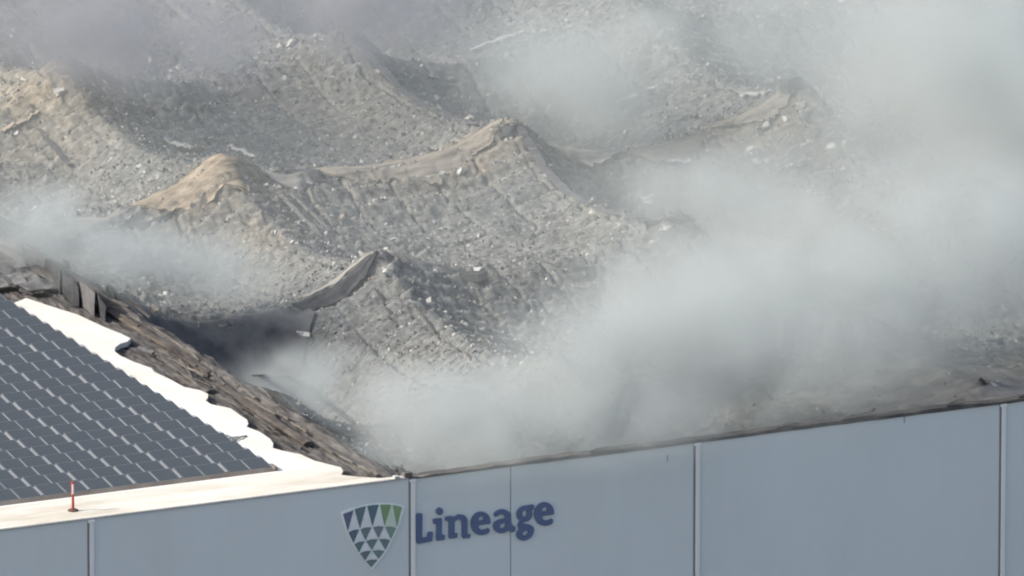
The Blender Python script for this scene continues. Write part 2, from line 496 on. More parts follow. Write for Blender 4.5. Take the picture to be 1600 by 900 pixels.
for i in range(5):
    for j in range(6):
        xa, xb = max(XS[i], X0), XS[i+1]
        ya, yb = max(YS[j], Y0), YS[j+1]
        # skip the bays that no view from here reaches
        cpx = [(800+FPX*((np.array((x, y, H))-CAM)@RGT)/((np.array((x, y, H))-CAM)@FWD), 450-FPX*((np.array((x, y, H))-CAM)@UPV)/((np.array((x, y, H))-CAM)@FWD)) for x in (xa, xb) for y in (ya, yb)]
        if max(c[0] for c in cpx) < -150 or min(c[0] for c in cpx) > 1750 or max(c[1] for c in cpx) < -120:
            continue
        nx, ny = int((xb-xa)/0.07)+1, int((yb-ya)/0.115)+1
        gx, gy = np.meshgrid(np.linspace(xa, xb, nx), np.linspace(ya, yb, ny))
        o = grid_mesh('roof_bay', gx, gy, zf(gx, gy), M['ash'], roof)
        dust = 0.9*np.exp(-((gy-43.2)/1.7)**2)*np.clip(np.exp(-((gx-11.0)/3.2)**2)+np.exp(-((gx-21.0)/3.8)**2)+0.8*np.exp(-((gx-34.5)/3.5)**2), 0, 1)
        dust += 0.8*np.exp(-((gx-9.5)/3.0)**2-((gy-60.0)/5.0)**2) + 0.45*np.exp(-((gx-12.0)/2.5)**2-((gy-39.5)/3.0)**2) + 0.4*np.exp(-((gx-23)/6.0)**2-((gy-4.0)/5.0)**2)*1.6
        dust = np.clip(0.72*dust*(0.35+1.3*fbm(gx*0.8, gy*0.6, 3, 81)), 0, 1)
        at_ = o.data.attributes.new('dust', 'FLOAT', 'POINT')
        at_.data.foreach_set('value', dust.ravel().astype(np.float32))

# torn folds where the sheet slid off the girders and shows its insulation
def fold(x0, x1, yj, w, lift, mat, seed, taper=(0.35, 0.5), label=None):
    r = np.random.default_rng(seed)
    n, mct = max(12, int((x1-x0)/0.12)), 12
    V = []
    for layer in (0, 1):
        for k in range(n+1):
            s = k/n
            x = x0+(x1-x0)*s
            pk = taper[0]/(taper[0]+taper[1])
            s2 = 0.5*s/pk if s < pk else 0.5+0.5*(s-pk)/(1-pk)
            ww = w*(math.sin(math.pi*s2)**0.75+0.05)
            ww *= 0.7+0.35*vnoise(x*0.9, seed*1.0)+0.3*vnoise(x*3.3, seed*2.0)+0.3*vnoise(x*9.0, seed*3.0)
            for q in range(mct+1):
                t = q/mct
                y = yj+0.2-t*ww
                z = float(zbase(x, y)) + 0.10 + lift*math.sin(math.pi*min(1, t*1.08))*min(1, ww/w+0.2)
                z += 0.10*(vnoise(x*0.8+3*t, t*5+seed)-0.5)+0.05*(vnoise(x*3, t*9+seed)-0.5)
                y += 0.10*(vnoise(x*1.7, t*2+seed)-0.5)
                V.append((x, y, z-layer*0.07))
    F = []
    st = mct+1
    off = (n+1)*st
    for k in range(n):
        for q in range(mct):
            a = k*st+q
            F.append((a, a+1, a+st+1, a+st)[::-1])
            F.append((a+off, a+1+off, a+st+1+off, a+st+off))
    for k in range(n):
        a = k*st
        F.append((a, a+st, a+st+off, a+off))
        a = k*st+mct
        F.append((a, a+off, a+st+off, a+st))
    for q in range(mct):
        F.append((q, q+off, q+1+off, q+1))
        a = n*st+q
        F.append((a, a+1, a+1+off, a+off))
    o = mesh_obj('insulation_and_shade_fold', V, F, mat, roof, smooth=True)
    if label: o['label'] = label
    return o
fold(7.9, 13.6, 44.1, 1.9, 0.20, M['tan'], 1, (0.56, 0.44), 'tan insulation curling over the left hump')
fold(15.6, 24.3, 44.0, 1.5, 0.09, M['tan_pale'], 2, (0.55, 0.45), 'tan streaked fold running up to the middle hump')
fold(7.9, 11.5, 28.3, 0.34, 0.05, M['grey_fold'], 3, (0.5, 0.5), 'pale lip above the open tear')
fold(32.8, 37.4, 44.7, 1.3, 0.14, M['tan_pale'], 4, (0.6, 0.4), 'pinkish tan fold on the hazy right hump')
fold(29.2, 33.0, 43.6, 0.9, 0.12, M['tan_pale'], 5, (0.5, 0.5), 'tan fold lying in the dip between two humps')
fold(13.2, 15.9, 43.7, 0.9, 0.15, M['grey_fold'], 6, (0.5, 0.5))
fold(3.6, 7.9, 43.6, 1.2, 0.15, M['grey_fold'], 7, (0.5, 0.5))
fold(25.5, 29.0, 43.8, 0.7, 0.12, M['grey_fold'], 8, (0.4, 0.6))
fold(11.6, 15.2, 28.2, 0.7, 0.12, M['grey_fold'], 9, (0.3, 0.7))
tag(fold(7.7, 11.3, 27.9, 0.6, 0.0, M['black'], 12, (0.4, 0.6)), 'black ribbon painting the shade inside the tear')  # shade of the open channel, painted as a black ribbon
fold(7.2, 9.0, 42.6, 0.4, 0.04, M['black'], 13, (0.5, 0.5))  # black strip painting the dark gap at the hump's left end
# smooth dark sheet painting the shade beside the standing roof, bare of rubble
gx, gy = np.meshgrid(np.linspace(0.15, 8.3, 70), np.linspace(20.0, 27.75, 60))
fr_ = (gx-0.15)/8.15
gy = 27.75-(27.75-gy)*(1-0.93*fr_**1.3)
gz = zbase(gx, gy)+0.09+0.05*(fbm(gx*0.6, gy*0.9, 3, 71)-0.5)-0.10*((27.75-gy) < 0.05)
tag(grid_mesh('shade_sheet', gx, gy, gz, M['void'], roof), 'smooth dark sheet painting the shaded slope below the charred edge')

# pale ash drifted level behind the right part of the wall
gx, gy = np.meshgrid(np.linspace(11.5, 44.0, 260), np.linspace(0.5, 10.5, 90))
edge_ = np.minimum(np.minimum((gx-11.5)/12, (10.5-gy)/5.0), 1)+0.5*(fbm(gx*0.6, gy*0.5, 4, 92)-0.5)
gz = zf(gx, gy)+0.20*sstep(0.25, 0.9, edge_)-0.14+0.10*(fbm(gx*1.5, gy*1.5, 4, 91)-0.5)
M['drift'] = noise_mat('tan_grey_ash', 0.9, [(0.3, (0.14, 0.134, 0.122)), (0.5, (0.215, 0.206, 0.19)), (0.75, (0.32, 0.31, 0.288))], bump=0.4, bdist=0.05, detail=7.0)
tag(grid_mesh('ash_drift', gx, gy, gz, M['drift'], roof), 'smooth tan-grey ash lying level behind the wall')
# loose strips of decking and flashing
def strip(pts, w, mat, seed, lift=0.06, name='metal_strip'):
    P = [hit(*p) for p in pts]
    for k in range(len(P)):
        P[k] = np.array([P[k][0], P[k][1], float(zbase(P[k][0], P[k][1]))+lift+0.06])
    V, F = [], []
    r = np.random.default_rng(seed)
    path = []
    for k in range(len(P)-1):
        for q in range(6):
            path.append(P[k]+(P[k+1]-P[k])*q/6)
    path.append(P[-1])
    for k, c in enumerate(path):
        d = path[min(k+1, len(path)-1)]-path[max(k-1, 0)]
        s = np.cross(d, [0, 0, 1.0]); s /= np.linalg.norm(s)
        c = c+np.array([0, 0, 0.04*r.normal()])
        ww = w*(0.75+0.5*r.random())/2
        V += [c-s*ww+[0, 0, -0.03], c+s*ww+[0, 0, -0.03], c+s*ww+[0, 0, 0.03], c-s*ww+[0, 0, 0.03]]
    for k in range(len(path)-1):
        a = 4*k
        for q in range(4):
            F.append((a+q, a+(q+1) % 4, a+4+(q+1) % 4, a+4+q))
    F += [(3, 2, 1, 0), tuple(4*(len(path)-1)+q for q in range(4))]
    return mesh_obj(name, V, F, mat, roof)
strip([(402, 262), (440, 310), (500, 372)], 0.16, M['flake_mid'], 1)
strip([(412, 262), (455, 308), (515, 365)], 0.10, M['flake_mid'], 2)
strip([(258, 228), (278, 236), (300, 243)], 0.30, M['flake_light'], 3, 0.25)
strip([(358, 243), (380, 250), (400, 262)], 0.16, M['flake_light'], 4, 0.35)
strip([(405, 265), (450, 278), (520, 290)], 0.18, M['flake_dark'], 5)
strip([(1160, 152), (1180, 153), (1200, 150)], 0.35, M['flake_light'], 6, 0.1)
strip([(1045, 256), (1060, 258), (1078, 256)], 0.45, M['flake_light'], 7, 0.1)
strip([(735, 430), (750, 425), (765, 423)], 0.35, M['flake_light'], 8, 0.08)
strip([(640, 470), (655, 490), (680, 525)], 0.08, M['flake_dark'], 9)
strip([(585, 455), (600, 480), (620, 515)], 0.09, M['flake_dark'], 10)
strip([(400, 610), (450, 612), (490, 628)], 0.3, M['flake_dark'], 11, 0.5)
strip([(965, 165), (1000, 150), (1040, 135)], 0.2, M['flake_light'], 12)
strip([(735, 85), (790, 62), (820, 55)], 0.25, M['flake_light'], 13)
strip([(0, 210), (25, 200), (60, 180)], 0.25, M['flake_tan'], 14)
strip([(60, 205), (85, 235), (110, 265)], 0.22, M['flake_dark'], 15)
strip([(1215, 275), (1235, 268), (1260, 262)], 0.3, M['flake_dark'], 16, 0.1)
for k, pp in enumerate([[(552, 62), (585, 100), (622, 140)], [(622, 140), (655, 163), (690, 181)], [(690, 181), (725, 195), (755, 199)], [(755, 200), (785, 198), (808, 197)], [(812, 205), (832, 235), (850, 268)], [(850, 268), (885, 302), (925, 326)], [(925, 326), (965, 342), (1010, 348)], [(1010, 350), (1040, 347), (1065, 352)]]):
    strip(pp, 0.30, M['void'], 40+k, 0.05, 'crest_shade')  # dark strips painting the shaded far rim of the crest
# bent sheet standing on the hazy right hump and one by the left hump
def bent_sheet(px, py, w, h, mat, seed, rot):
    r = np.random.default_rng(seed)
    p = hit(px, py)
    z0 = float(zbase(p[0], p[1]))-0.15
    V = []
    ca, sa = math.cos(rot), math.sin(rot)
    for layer in (0, 1):
        for b in range(5):
            for a in range(7):
                u = (a/6-0.5)*w
                hh = b/4*h*(0.9+0.15*vnoise(a*0.7, seed))
                dv = 0.12*math.sin(a*0.9+seed)+0.25*(b/4)**2+0.06*r.random()*(layer == 0)+layer*0.05
                V.append((p[0]+u*ca-dv*sa, p[1]+u*sa+dv*ca, z0+hh))
    F = []
    for b in range(4):
        for a in range(6):
            q = b*7+a
            F.append((q, q+1, q+8, q+7))
            F.append((q+35, q+42, q+43, q+36))
    for a in range(6):
        F.append((a, a+35, a+36, a+1)); q = 28+a; F.append((q, q+1, q+36, q+35))
    for b in range(4):
        q = b*7; F.append((q, q+7, q+42, q+35)); q = b*7+6; F.append((q, q+35, q+42, q+7))
    mesh_obj('bent_sheet', V, F, mat, roof)
bent_sheet(1238, 148, 0.95, 0.75, M['flake_dark'], 3, -0.3)
bent_sheet(455, 285, 2.2, 0.55, M['void'], 5, -0.1)
bent_sheet(715, 440, 2.4, 0.5, M['flake_dark'], 6, -0.25)
bent_sheet(1030, 355, 1.0, 0.35, M['flake_dark'], 7, 0.1)
bent_sheet(800, 212, 0.9, 0.5, M['void'], 8, 0.1)

# ------------------------------------------------------------------ debris on the sheet
def visible_xy(n, margin=40):
    px = rng.uniform(-margin, 1600+margin, n*2)
    py = rng.uniform(-margin, 760, n*2)
    d = FWD[None]+RGT[None]*((px-800)/FPX)[:, None]-UPV[None]*((py-450)/FPX)[:, None]
    t = (H-1.5-CAM[2])/d[:, 2]
    P = CAM[None]+d*t[:, None]
    ok = (P[:, 0] > 0.4) & (P[:, 1] > 0.7) & (P[:, 0] < 62) & (P[:, 1] < 90)
    P = P[ok]
    P[:, 0] += rng.normal(0, 0.3, len(P)); P[:, 1] += rng.normal(0, 0.8, len(P))
    P = P[(P[:, 0] > 0.3) & (P[:, 1] > 0.6)]
    dens = fbm(P[:, 0]*0.3, P[:, 1]*0.25, 3, 31)*(1-0.93*smooth_mask(P[:, 0], P[:, 1]))
    P = P[rng.random(len(P)) < sstep(0.1, 0.9, dens)*0.6+0.35*(1-smooth_mask(P[:, 0], P[:, 1]))]
    return P[:n, 0], P[:n, 1]
# flakes: torn scraps standing and lying everywhere
fx, fy = visible_xy(95000)
N = len(fx)
# most scraps are the curled edges of the boards: they line up in rows, leaving the joints open
keep_ = (seam_dist(fx, fy) < 0.44) | (rng.random(N) < 0.3)
fx, fy = fx[keep_], fy[keep_]
N = len(fx)
inrow = rng.random(N) < 0.72
ph_ = row_phase(fx, fy) % 1.0
fy = np.where(inrow, fy-(ph_-0.80)*0.95+rng.normal(0, 0.05, N), fy)
fy = np.maximum(fy, 0.6)
fz = zf(fx, fy)
size = np.clip(rng.lognormal(-2.5, 0.36, N), 0.04, 0.22)
ang = np.where(inrow, rng.normal(0, 0.35, N), rng.uniform(0, 2*math.pi, N))
tilt = rng.uniform(0.1, 1.15, N)
asp = rng.uniform(0.35, 1.3, N)
e1 = np.stack([np.cos(ang), np.sin(ang), 0.25*rng.normal(size=N)], -1)*(size*asp)[:, None]
up = np.stack([-np.sin(ang)*np.cos(tilt), np.cos(ang)*np.cos(tilt), np.sin(tilt)], -1)*size[:, None]
c = np.stack([fx, fy, fz-0.02], -1)
nrm = np.cross(e1, up); nrm /= np.linalg.norm(nrm, axis=1)[:, None]
j = lambda s: rng.normal(0, s, (N, 3))*size[:, None]
Vf = np.stack([c-e1*0.5, c+e1*0.5+j(0.1), c+e1*0.4+up*1.0+j(0.18), c-e1*0.35+up*0.9+j(0.18), c+up*0.5+nrm*(0.28*size)[:, None]+j(0.1)], 1)
base = (np.arange(N)*5)[:, None]
tri = np.concatenate([base+np.array([[0, 1, 4]]), base+np.array([[1, 2, 4]]), base+np.array([[2, 3, 4]]), base+np.array([[3, 0, 4]])], 1).reshape(-1, 3)
me = bpy.data.meshes.new('debris_flakes')
me.vertices.add(N*5)
me.vertices.foreach_set('co', Vf.reshape(-1))
me.loops.add(len(tri)*3)
me.loops.foreach_set('vertex_index', tri.ravel().astype(np.int32))
me.polygons.add(len(tri))
me.polygons.foreach_set('loop_start', np.arange(0, len(tri)*3, 3, dtype=np.int32))
for k in ('flake_light', 'flake_mid', 'flake_dark', 'flake_tan'):
    me.materials.append(M[k])
mi = rng.choice(4, N, p=[0.20, 0.66, 0.07, 0.07])
me.polygons.foreach_set('material_index', np.repeat(mi, 4).astype(np.int32))
me.update(calc_edges=True)
fl = link(bpy.data.objects.new('debris_flakes', me), roof)
fl['kind'] = 'stuff'
fl['label'] = 'torn scraps and flakes of burnt roofing strewn over the collapse'
# larger pieces one can pick out
def chunk_mesh(seed, kind):
    r = np.random.default_rng(seed)
    bm = bmesh.new()
    if kind == 0:                                     # broken lump of insulation board
        bmesh.ops.create_cube(bm, size=1.0)
        bmesh.ops.subdivide_edges(bm, edges=bm.edges[:], cuts=1, use_grid_fill=True)
        for v_ in bm.verts:
            v_.co = Vector((v_.co.x*r.uniform(0.7, 1.25), v_.co.y*r.uniform(0.5, 1.0), v_.co.z*r.uniform(0.35, 0.6)))+Vector(r.normal(0, 0.09, 3))
    else:                                             # curled scrap of membrane
        n = 5
        g = [[bm.verts.new(((a/n-0.5)*1.3+r.normal(0, 0.05), (b/2-0.5)*0.8+r.normal(0, 0.06), 0.35*math.sin(a/n*math.pi*r.uniform(0.8, 1.3))*(0.6+0.4*b)+r.normal(0, 0.05))) for b in range(3)] for a in range(n+1)]
        for a in range(n):
            for b in range(2):
                bm.faces.new((g[a][b], g[a+1][b], g[a+1][b+1], g[a][b+1]))
        gm = bmesh.ops.solidify(bm, geom=bm.faces[:], thickness=0.06)
    me_ = bpy.data.meshes.new('debris_chunk')
    bm.to_mesh(me_)
    bm.free()
    return me_
CH = []
for k in range(16):
    me_ = chunk_mesh(100+k, k % 2)
    me_.materials.append(M[['flake_light', 'flake_light', 'flake_mid', 'flake_tan', 'flake_light', 'flake_dark', 'flake_mid', 'flake_light'][k//2]])
    CH.append(me_)
spots = [(1010, 314, .5), (92, 150, .4), (1175, 238, .45), (1310, 222, .7), (1300, 232, .5), (1325, 230, .4), (1185, 252, .4), (1230, 185, .35), (1255, 182, .4), (1262, 176, .3), (1195, 198, .4),
         (1185, 203, .35), (475, 522, .45), (605, 425, .4), (720, 272, .35), (852, 278, .4), (735, 195, .35), (930, 335, .35), (945, 340, .4), (970, 352, .4), (1040, 358, .4), (1575, 485, .35), (1570, 492, .3),
         (1535, 602, .4), (1555, 605, .3), (440, 75, .4), (410, 90, .45), (425, 82, .4), (455, 70, .4), (400, 98, .35), (285, 110, .4), (270, 113, .35),
         (500, 65, .4), (530, 60, .4), (540, 65, .35), (820, 55, .35), (835, 50, .35), (850, 52, .3), (1040, 70, .35), (1060, 80, .35), (1110, 95, .35), (1025, 75, .3), (885, 25, .3)]
cnt = 0
for (px, py, s) in spots:
    p = hit(px, py)
    o = bpy.data.objects.new('debris_chunk', CH[[0, 2, 8, 1, 14, 9][cnt % 6]])
    link(o, roof)
    o.location = (p[0], p[1], float(zf(p[0], p[1]))+0.02)
    o.rotation_euler = (rng.normal(0, .4), rng.normal(0, .4), rng.uniform(0, 6.28))
    o.scale = (s, s, s)
    cnt += 1
cx, cyy = visible_xy(90)
for k in range(len(cx)):
    s = float(np.clip(rng.lognormal(-1.35, 0.25), 0.16, 0.42))
    o = bpy.data.objects.new('debris_chunk', CH[int(rng.integers(16))])
    link(o, roof)
    o.location = (cx[k], cyy[k], float(zf(cx[k], cyy[k]))+0.03)
    o.rotation_euler = (rng.normal(0, .6), rng.normal(0, .6), rng.uniform(0, 6.28))
    o.scale = (s, s, s*rng.uniform(0.7, 1.2))

# ------------------------------------------------------------------ standing white roof
EDGE = [(0, 472), (41, 466), (80, 479), (122, 492), (160, 510), (190, 522), (204, 529), (199, 534), (188, 537), (180, 543), (179, 549), (188, 556), (210, 566), (236, 575), (241, 581), (264, 592), (288, 605), (314, 610), (325, 616), (325, 621),
        (321, 626), (330, 632), (360, 638), (374, 648), (386, 656), (388, 662), (385, 667), (406, 675), (422, 686), (427, 693), (426, 700), (440, 704), (470, 710), (492, 720), (532, 730), (536, 736), (533, 742), (560, 745), (592, 747)]
SEAM = [(10, 478), (60, 505), (130, 545), (200, 585), (280, 630), (330, 660), (380, 690), (400, 703)]
E3 = [at(*p)[:2] for p in EDGE]
S3 = [at(*p)[:2] for p in SEAM]
white = thing('white_roof', 'bright white membrane roof left standing beside the solar panels', 'roof')
T = 0.20
def slab(name, outline, mat, top, thick=T):
    return prism(name, [[(p[0], p[1], top-thick) for p in outline]], (0, 0, thick), mat, white)
xe = [p[0] for p in E3]
far_l = [(-34.0, E3[0][1]+1.0), (-12.0, E3[0][1]+0.6)]
# strip between the torn edge and the seam (cream tint paints its weaker light), main field, and the dusty margin along the wall
slab('membrane_sheet', [tuple(p) for p in E3[1:32]] + [tuple(p) for p in reversed(S3)], M['cream'], H+0.006)
marg = 2.55
main = [far_l[0], far_l[1], tuple(E3[0]), tuple(S3[0])] + [tuple(p) for p in S3[1:]] + [tuple(E3[31])] + [(E3[31][0]+0.3, marg), (-34.0, marg)]
slab('membrane_sheet', main, M['white'], H+0.002)
low = [(-34.0, marg+0.004), (E3[31][0]+0.3, marg+0.004), tuple(E3[31])] + [tuple(p) for p in E3[32:]] + [(-0.25, 0.13), (-0.25, 0.002), (-34.0, 0.002)]
slab('membrane_sheet', low, M['dusty'], H+0.0)
for k in range(len(S3)-1):
    a, b = S3[k], S3[k+1]
    bar('membrane_seam', (a[0], a[1], H+0.012), (b[0], b[1], H+0.012), 0.05, 0.03, M['seam'], white, 0.0, 2, k)
for k, (p, q) in enumerate([((20, 797), (110, 786)), ((130, 800), (186, 791))]):
    a, b = at(*p), at(*q)
    bar('faint_mark', (a[0], a[1], H+0.002), (b[0], b[1], H+0.002), 0.22, 0.008, M['seam'], white, 0.0, 4, k)  # faint flat bars in the seam colour
# cable lying by the array
for k, (p, q) in enumerate([((352, 681), (366, 690)), ((366, 690), (385, 682)), ((355, 688), (372, 684))]):
    a, b = at(*p), at(*q)
    bar('loose_cable', (a[0], a[1], H+0.03), (b[0], b[1], H+0.03), 0.05, 0.05, M['frame'], white, 0.03, 5, k)

# ------------------------------------------------------------------ charred strip between white roof and the drop
char = thing('charred_roof_edge', 'charred brown and grey torn roof edge along the drop', 'roof edge')
EX = np.array([p[0] for p in E3[1:]]); EY = np.array([p[1] for p in E3[1:]])
gx, gy = np.meshgrid(np.linspace(-9.5, 0.22, 200), np.linspace(0.5, 46.0, 460))
gz = H-0.24 + 0.12*(fbm(gx*1.6, gy*0.7, 4, 61)-0.5) + 0.10*(1-np.abs(2*vnoise(gx*5.5+0.8*vnoise(gx, gy, 67), gy*0.9, 62)-1)-0.5)+0.06*(vnoise(gx*9, gy*3.5, 68)-0.5)
gz += 0.22*np.exp(-((gx+0.45)/0.35)**2)*(0.4+fbm(gx*0.5, gy*0.3, 2, 63))
gz += 0.25*sstep(27, 29, gy)*(fbm(gx*0.6, gy*0.6, 3, 64)-0.25)
fade = sstep(2.5, 0.6, gy)
gz -= 0.05*fade
under = (gx < -3.2) & (gy < 27.0)
gz = np.where(under, H-0.45, gz)
rag = 0.22-0.5*vnoise(gy*0.9, 1.5, 66)*sstep(1.0, 3.0, gy)
gx = np.where(gx > rag, rag+0.02*(gx-rag), gx)
grid_mesh('charred_sheet', gx, gy, gz, M['char'], char)
gx2, gy2 = np.meshgrid(np.linspace(-38.0, -9.45, 160), np.linspace(27.0, 46.0, 120))
gz2 = H-0.24+0.12*(fbm(gx2*1.6, gy2*0.7, 4, 61)-0.5)+0.12*(vnoise(gx2*3, gy2*1.5, 68)-0.5)+0.25*sstep(27, 29, gy2)*(fbm(gx2*0.6, gy2*0.6, 3, 64)-0.25)
grid_mesh('charred_sheet', gx2, gy2, gz2, M['char'], char)
# its drop face down to the collapsed sheet
V, F = [], []
ys = np.linspace(0.5, 46, 300)
for y in ys:
    xr = float(0.22-0.5*vnoise(y*0.9, 1.5, 66)*sstep(1.0, 3.0, y))
    for q in range(5):
        V.append((xr+0.02+0.05*q*vnoise(y*2, q), y, H-0.28-q*0.55-0.15*vnoise(y*3, q+4)))
for k in range(len(ys)-1):
    for q in range(4):
        a = 5*k+q
        F.append((a, a+1, a+6, a+5))
mesh_obj('torn_drop_face', V, F, M['void'], char)
# brown board strip and the long beam
def ridge(name, p, q, w, h, mat, seed):
    p, q = np.array(p), np.array(q)
    d = q-p; L = np.linalg.norm(d); d /= L
    s = np.cross(d, [0, 0, 1.0]); s /= np.linalg.norm(s)
    n, mct = max(6, int(L/0.18)), 8
    V, F = [], []
    for k in range(n+1):
        t = k/n
        c_ = p+(q-p)*t
        ww = w*(0.65+0.6*vnoise(t*L*0.5, seed))
        for a in range(mct):
            th = 2*math.pi*a/mct
            rr = 1+0.55*(vnoise(t*L*0.7, a*2.3+seed)-0.5)+0.25*(vnoise(t*L*4, a*2.3+seed)-0.5)
            V.append(c_+s*math.cos(th)*ww/2*rr+np.array([0, 0, 1])*math.sin(th)*h/2*rr)
    for k in range(n):
        for a in range(mct):
            F.append((k*mct+a, k*mct+(a+1) % mct, (k+1)*mct+(a+1) % mct, (k+1)*mct+a))
    F += [tuple(range(mct))[::-1], tuple(n*mct+a for a in range(mct))]
    return mesh_obj(name, V, F, mat, char)
P3 = lambda px, py, dz=0.0: at(px, py, H+dz)
ridge('scorched_board', P3(170, 480, -.1), P3(330, 585, -.1), 0.5, 0.2, M['rust'], 1)
ridge('scorched_board', P3(345, 600, -.1), P3(482, 694, -.1), 0.4, 0.24, M['rust'], 2)
ridge('scorched_board', P3(250, 556, -.1), P3(330, 612, -.1), 0.4, 0.14, M['char'], 3)
ridge('scorched_board', P3(498, 692, -.1), P3(588, 742, -.1), 0.35, 0.14, M['char'], 4)
ridge('scorched_board', P3(60, 420, 0), P3(165, 482, 0), 0.5, 0.2, M['char'], 5)
ridge('scorched_board', P3(0, 385, 0), P3(55, 418, 0), 0.5, 0.2, M['char'], 6)
for k, (p, q, w, mt) in enumerate([((240, 512), (312, 562), .09, 'splinter'), ((236, 524), (306, 572), .08, 'rust'), ((262, 558), (290, 573), .11, 'splinter'), ((292, 574), (318, 588), .12, 'splinter'), ((376, 606), (400, 622), .15, 'splinter'),
        ((384, 620), (430, 648), .12, 'splinter'), ((432, 642), (450, 656), .1, 'splinter'), ((200, 470), (235, 497), .14, 'rust'), ((330, 583), (352, 602), .16, 'char'), ((170, 468), (200, 480), .2, 'splinter'), ((188, 492), (215, 510), .15, 'rust'),
        ((455, 660), (478, 675), .1, 'splinter'), ((500, 695), (520, 708), .12, 'splinter'), ((530, 712), (552, 724), .12, 'splinter'), ((560, 728), (575, 735), .12, 'splinter'), ((575, 736), (590, 743), .2, 'splinter'),
        ((280, 560), (300, 590), .08, 'splinter'), ((345, 622), (380, 640), .14, 'char'), ((400, 650), (430, 672), .14, 'char'), ((440, 682), (470, 700), .14, 'char'), ((300, 592), (330, 604), .12, 'rust'), ((215, 545), (240, 552), .2, 'void'), ((405, 605), (425, 622), .1, 'splinter'), ((350, 590), (372, 604), .14, 'splinter')]):
    bar('splintered_plank', P3(*p, 0.02), P3(*q, 0.0), w*0.7, w*0.4, M[mt], char, 0.018, 6, 20+k, random.uniform(-.5, .5))
# black sheets hanging in tatters
def tatter(pts, mat, seed):
    """upright torn sheet: list of (px, py_top, py_bottom)"""
    r = np.random.default_rng(seed)
    V = []
    n = len(pts)
    for layer in (0, 1):
        for k, (px, pt, pb) in enumerate(pts):
            b = at(px, pb, H-0.15)
            hgt = (pb-pt)/36.0
            for q in range(5):
                t = q/4
                V.append((b[0]+0.05*math.sin(k*1.7+q*0.4)+layer*0.02, b[1]+0.05*math.cos(k*2.1+q*0.5)+0.15*t+layer*0.03, b[2]+hgt*t))
    F = []
    off = n*5
    for k in range(n-1):
        for q in range(4):
            a = 5*k+q
            F.append((a, a+5, a+6, a+1)); F.append((a+off, a+1+off, a+6+off, a+5+off))
    for q in range(4):
        F.append((q, q+1, q+1+off, q+off)); a = 5*(n-1)+q; F.append((a, a+off, a+1+off, a+1))
    for k in range(n-1):
        a = 5*k; F.append((a, a+off, a+5+off, a+5)); a = 5*k+4; F.append((a, a+5, a+5+off, a+off))
    mesh_obj('hanging_tatter', V, F, mat, char)
tatter([(70, 408, 425), (78, 410, 440), (88, 418, 450), (96, 426, 462)], M['black'], 1)
tatter([(94, 424, 458), (102, 430, 466), (110, 438, 470), (116, 440, 478), (122, 452, 480)], M['black'], 2)
tatter([(148, 458, 470), (154, 462, 494), (160, 468, 500), (167, 482, 502)], M['black'], 3)
tatter([(98, 404, 412), (104, 408, 420), (112, 412, 420)], M['black'], 4)
tatter([(25, 380, 398), (34, 384, 402), (44, 390, 402)], M['black'], 5)
tatter([(0, 365, 378), (6, 362, 380), (12, 366, 376)], M['black'], 6)
tatter([(118, 440, 470), (130, 446, 482), (142, 452, 490), (150, 462, 494)], M['void'], 7)

# ------------------------------------------------------------------ solar array
arr = thing('solar_array', 'low tilted rows of dark solar panels on the white roof', 'solar panels')
PW, PD, TILT, PITCHY, PAIR = 0.85, 1.0, math.radians(8.0), 1.18, 1.834
me = bpy.data.meshes.new('solar_panel')
V, F, MI = [], [], []
ct, st_ = math.cos(TILT), math.sin(TILT)
def tv(x, y, z): return (x, y*ct-z*st_, y*st_+z*ct)
hw, fr = PW/2, 0.026
outer = [(-hw, 0), (hw, 0), (hw, PD), (-hw, PD)]
inner = [(-hw+fr, fr), (hw-fr, fr), (hw-fr, PD-fr), (-hw+fr, PD-fr)]
V = [tv(x, y, 0) for x, y in outer]+[tv(x, y, 0.04) for x, y in outer]+[tv(x, y, 0.04) for x, y in inner]+[tv(x, y, 0.034) for x, y in inner]
F = [(3, 2, 1, 0)]
MI = [1]
for k in range(4):
    n = (k+1) % 4
    F += [(k, n, n+4, k+4), (k+4, n+4, n+8, k+8), (k+8, n+8, n+12, k+12)]
    MI += [1, 1, 1]
F.append((12, 13, 14, 15)); MI.append(0)
me.from_pydata(V, [], F)
me.materials.append(M['glass']); me.materials.append(M['frame'])
me.polygons.foreach_set('material_index', np.array(MI, dtype=np.int32))
me.update()
def gap_mesh(w, y0, y1, mat):
    q = bpy.data.meshes.new('lit_gap_strip')
    vv = [tv(x, y, z) for z in (0.0, 0.045) for (x, y) in ((-w/2, y0), (w/2, y0), (w/2, y1), (-w/2, y1))]
    q.from_pydata(vv, [], [(3, 2, 1, 0), (4, 5, 6, 7), (0, 1, 5, 4), (1, 2, 6, 5), (2, 3, 7, 6), (3, 0, 4, 7)])
    q.materials.append(mat)
    q.update()
    return q
M['strip_grey'] = material('dull_lit_gap', (0.22, 0.23, 0.235), 0.6)
M['strip_white'] = material('pale_lit_gap', (0.27, 0.285, 0.295), 0.6)
GAP = [gap_mesh(0.07, 0.10, 0.86, M['strip_white']), gap_mesh(0.03, 0.12, 0.88, M['strip_grey'])]
XR, YF = -4.22, 2.86
def pix_x(x, y):
    d = np.array((x, y, H))-CAM
    return 800+FPX*(d@RGT)/(d@FWD)
NR = 22
FARV, PANEL_V, PANEL_F, PANEL_M = [], list(V), list(F), list(MI)
npan = 0
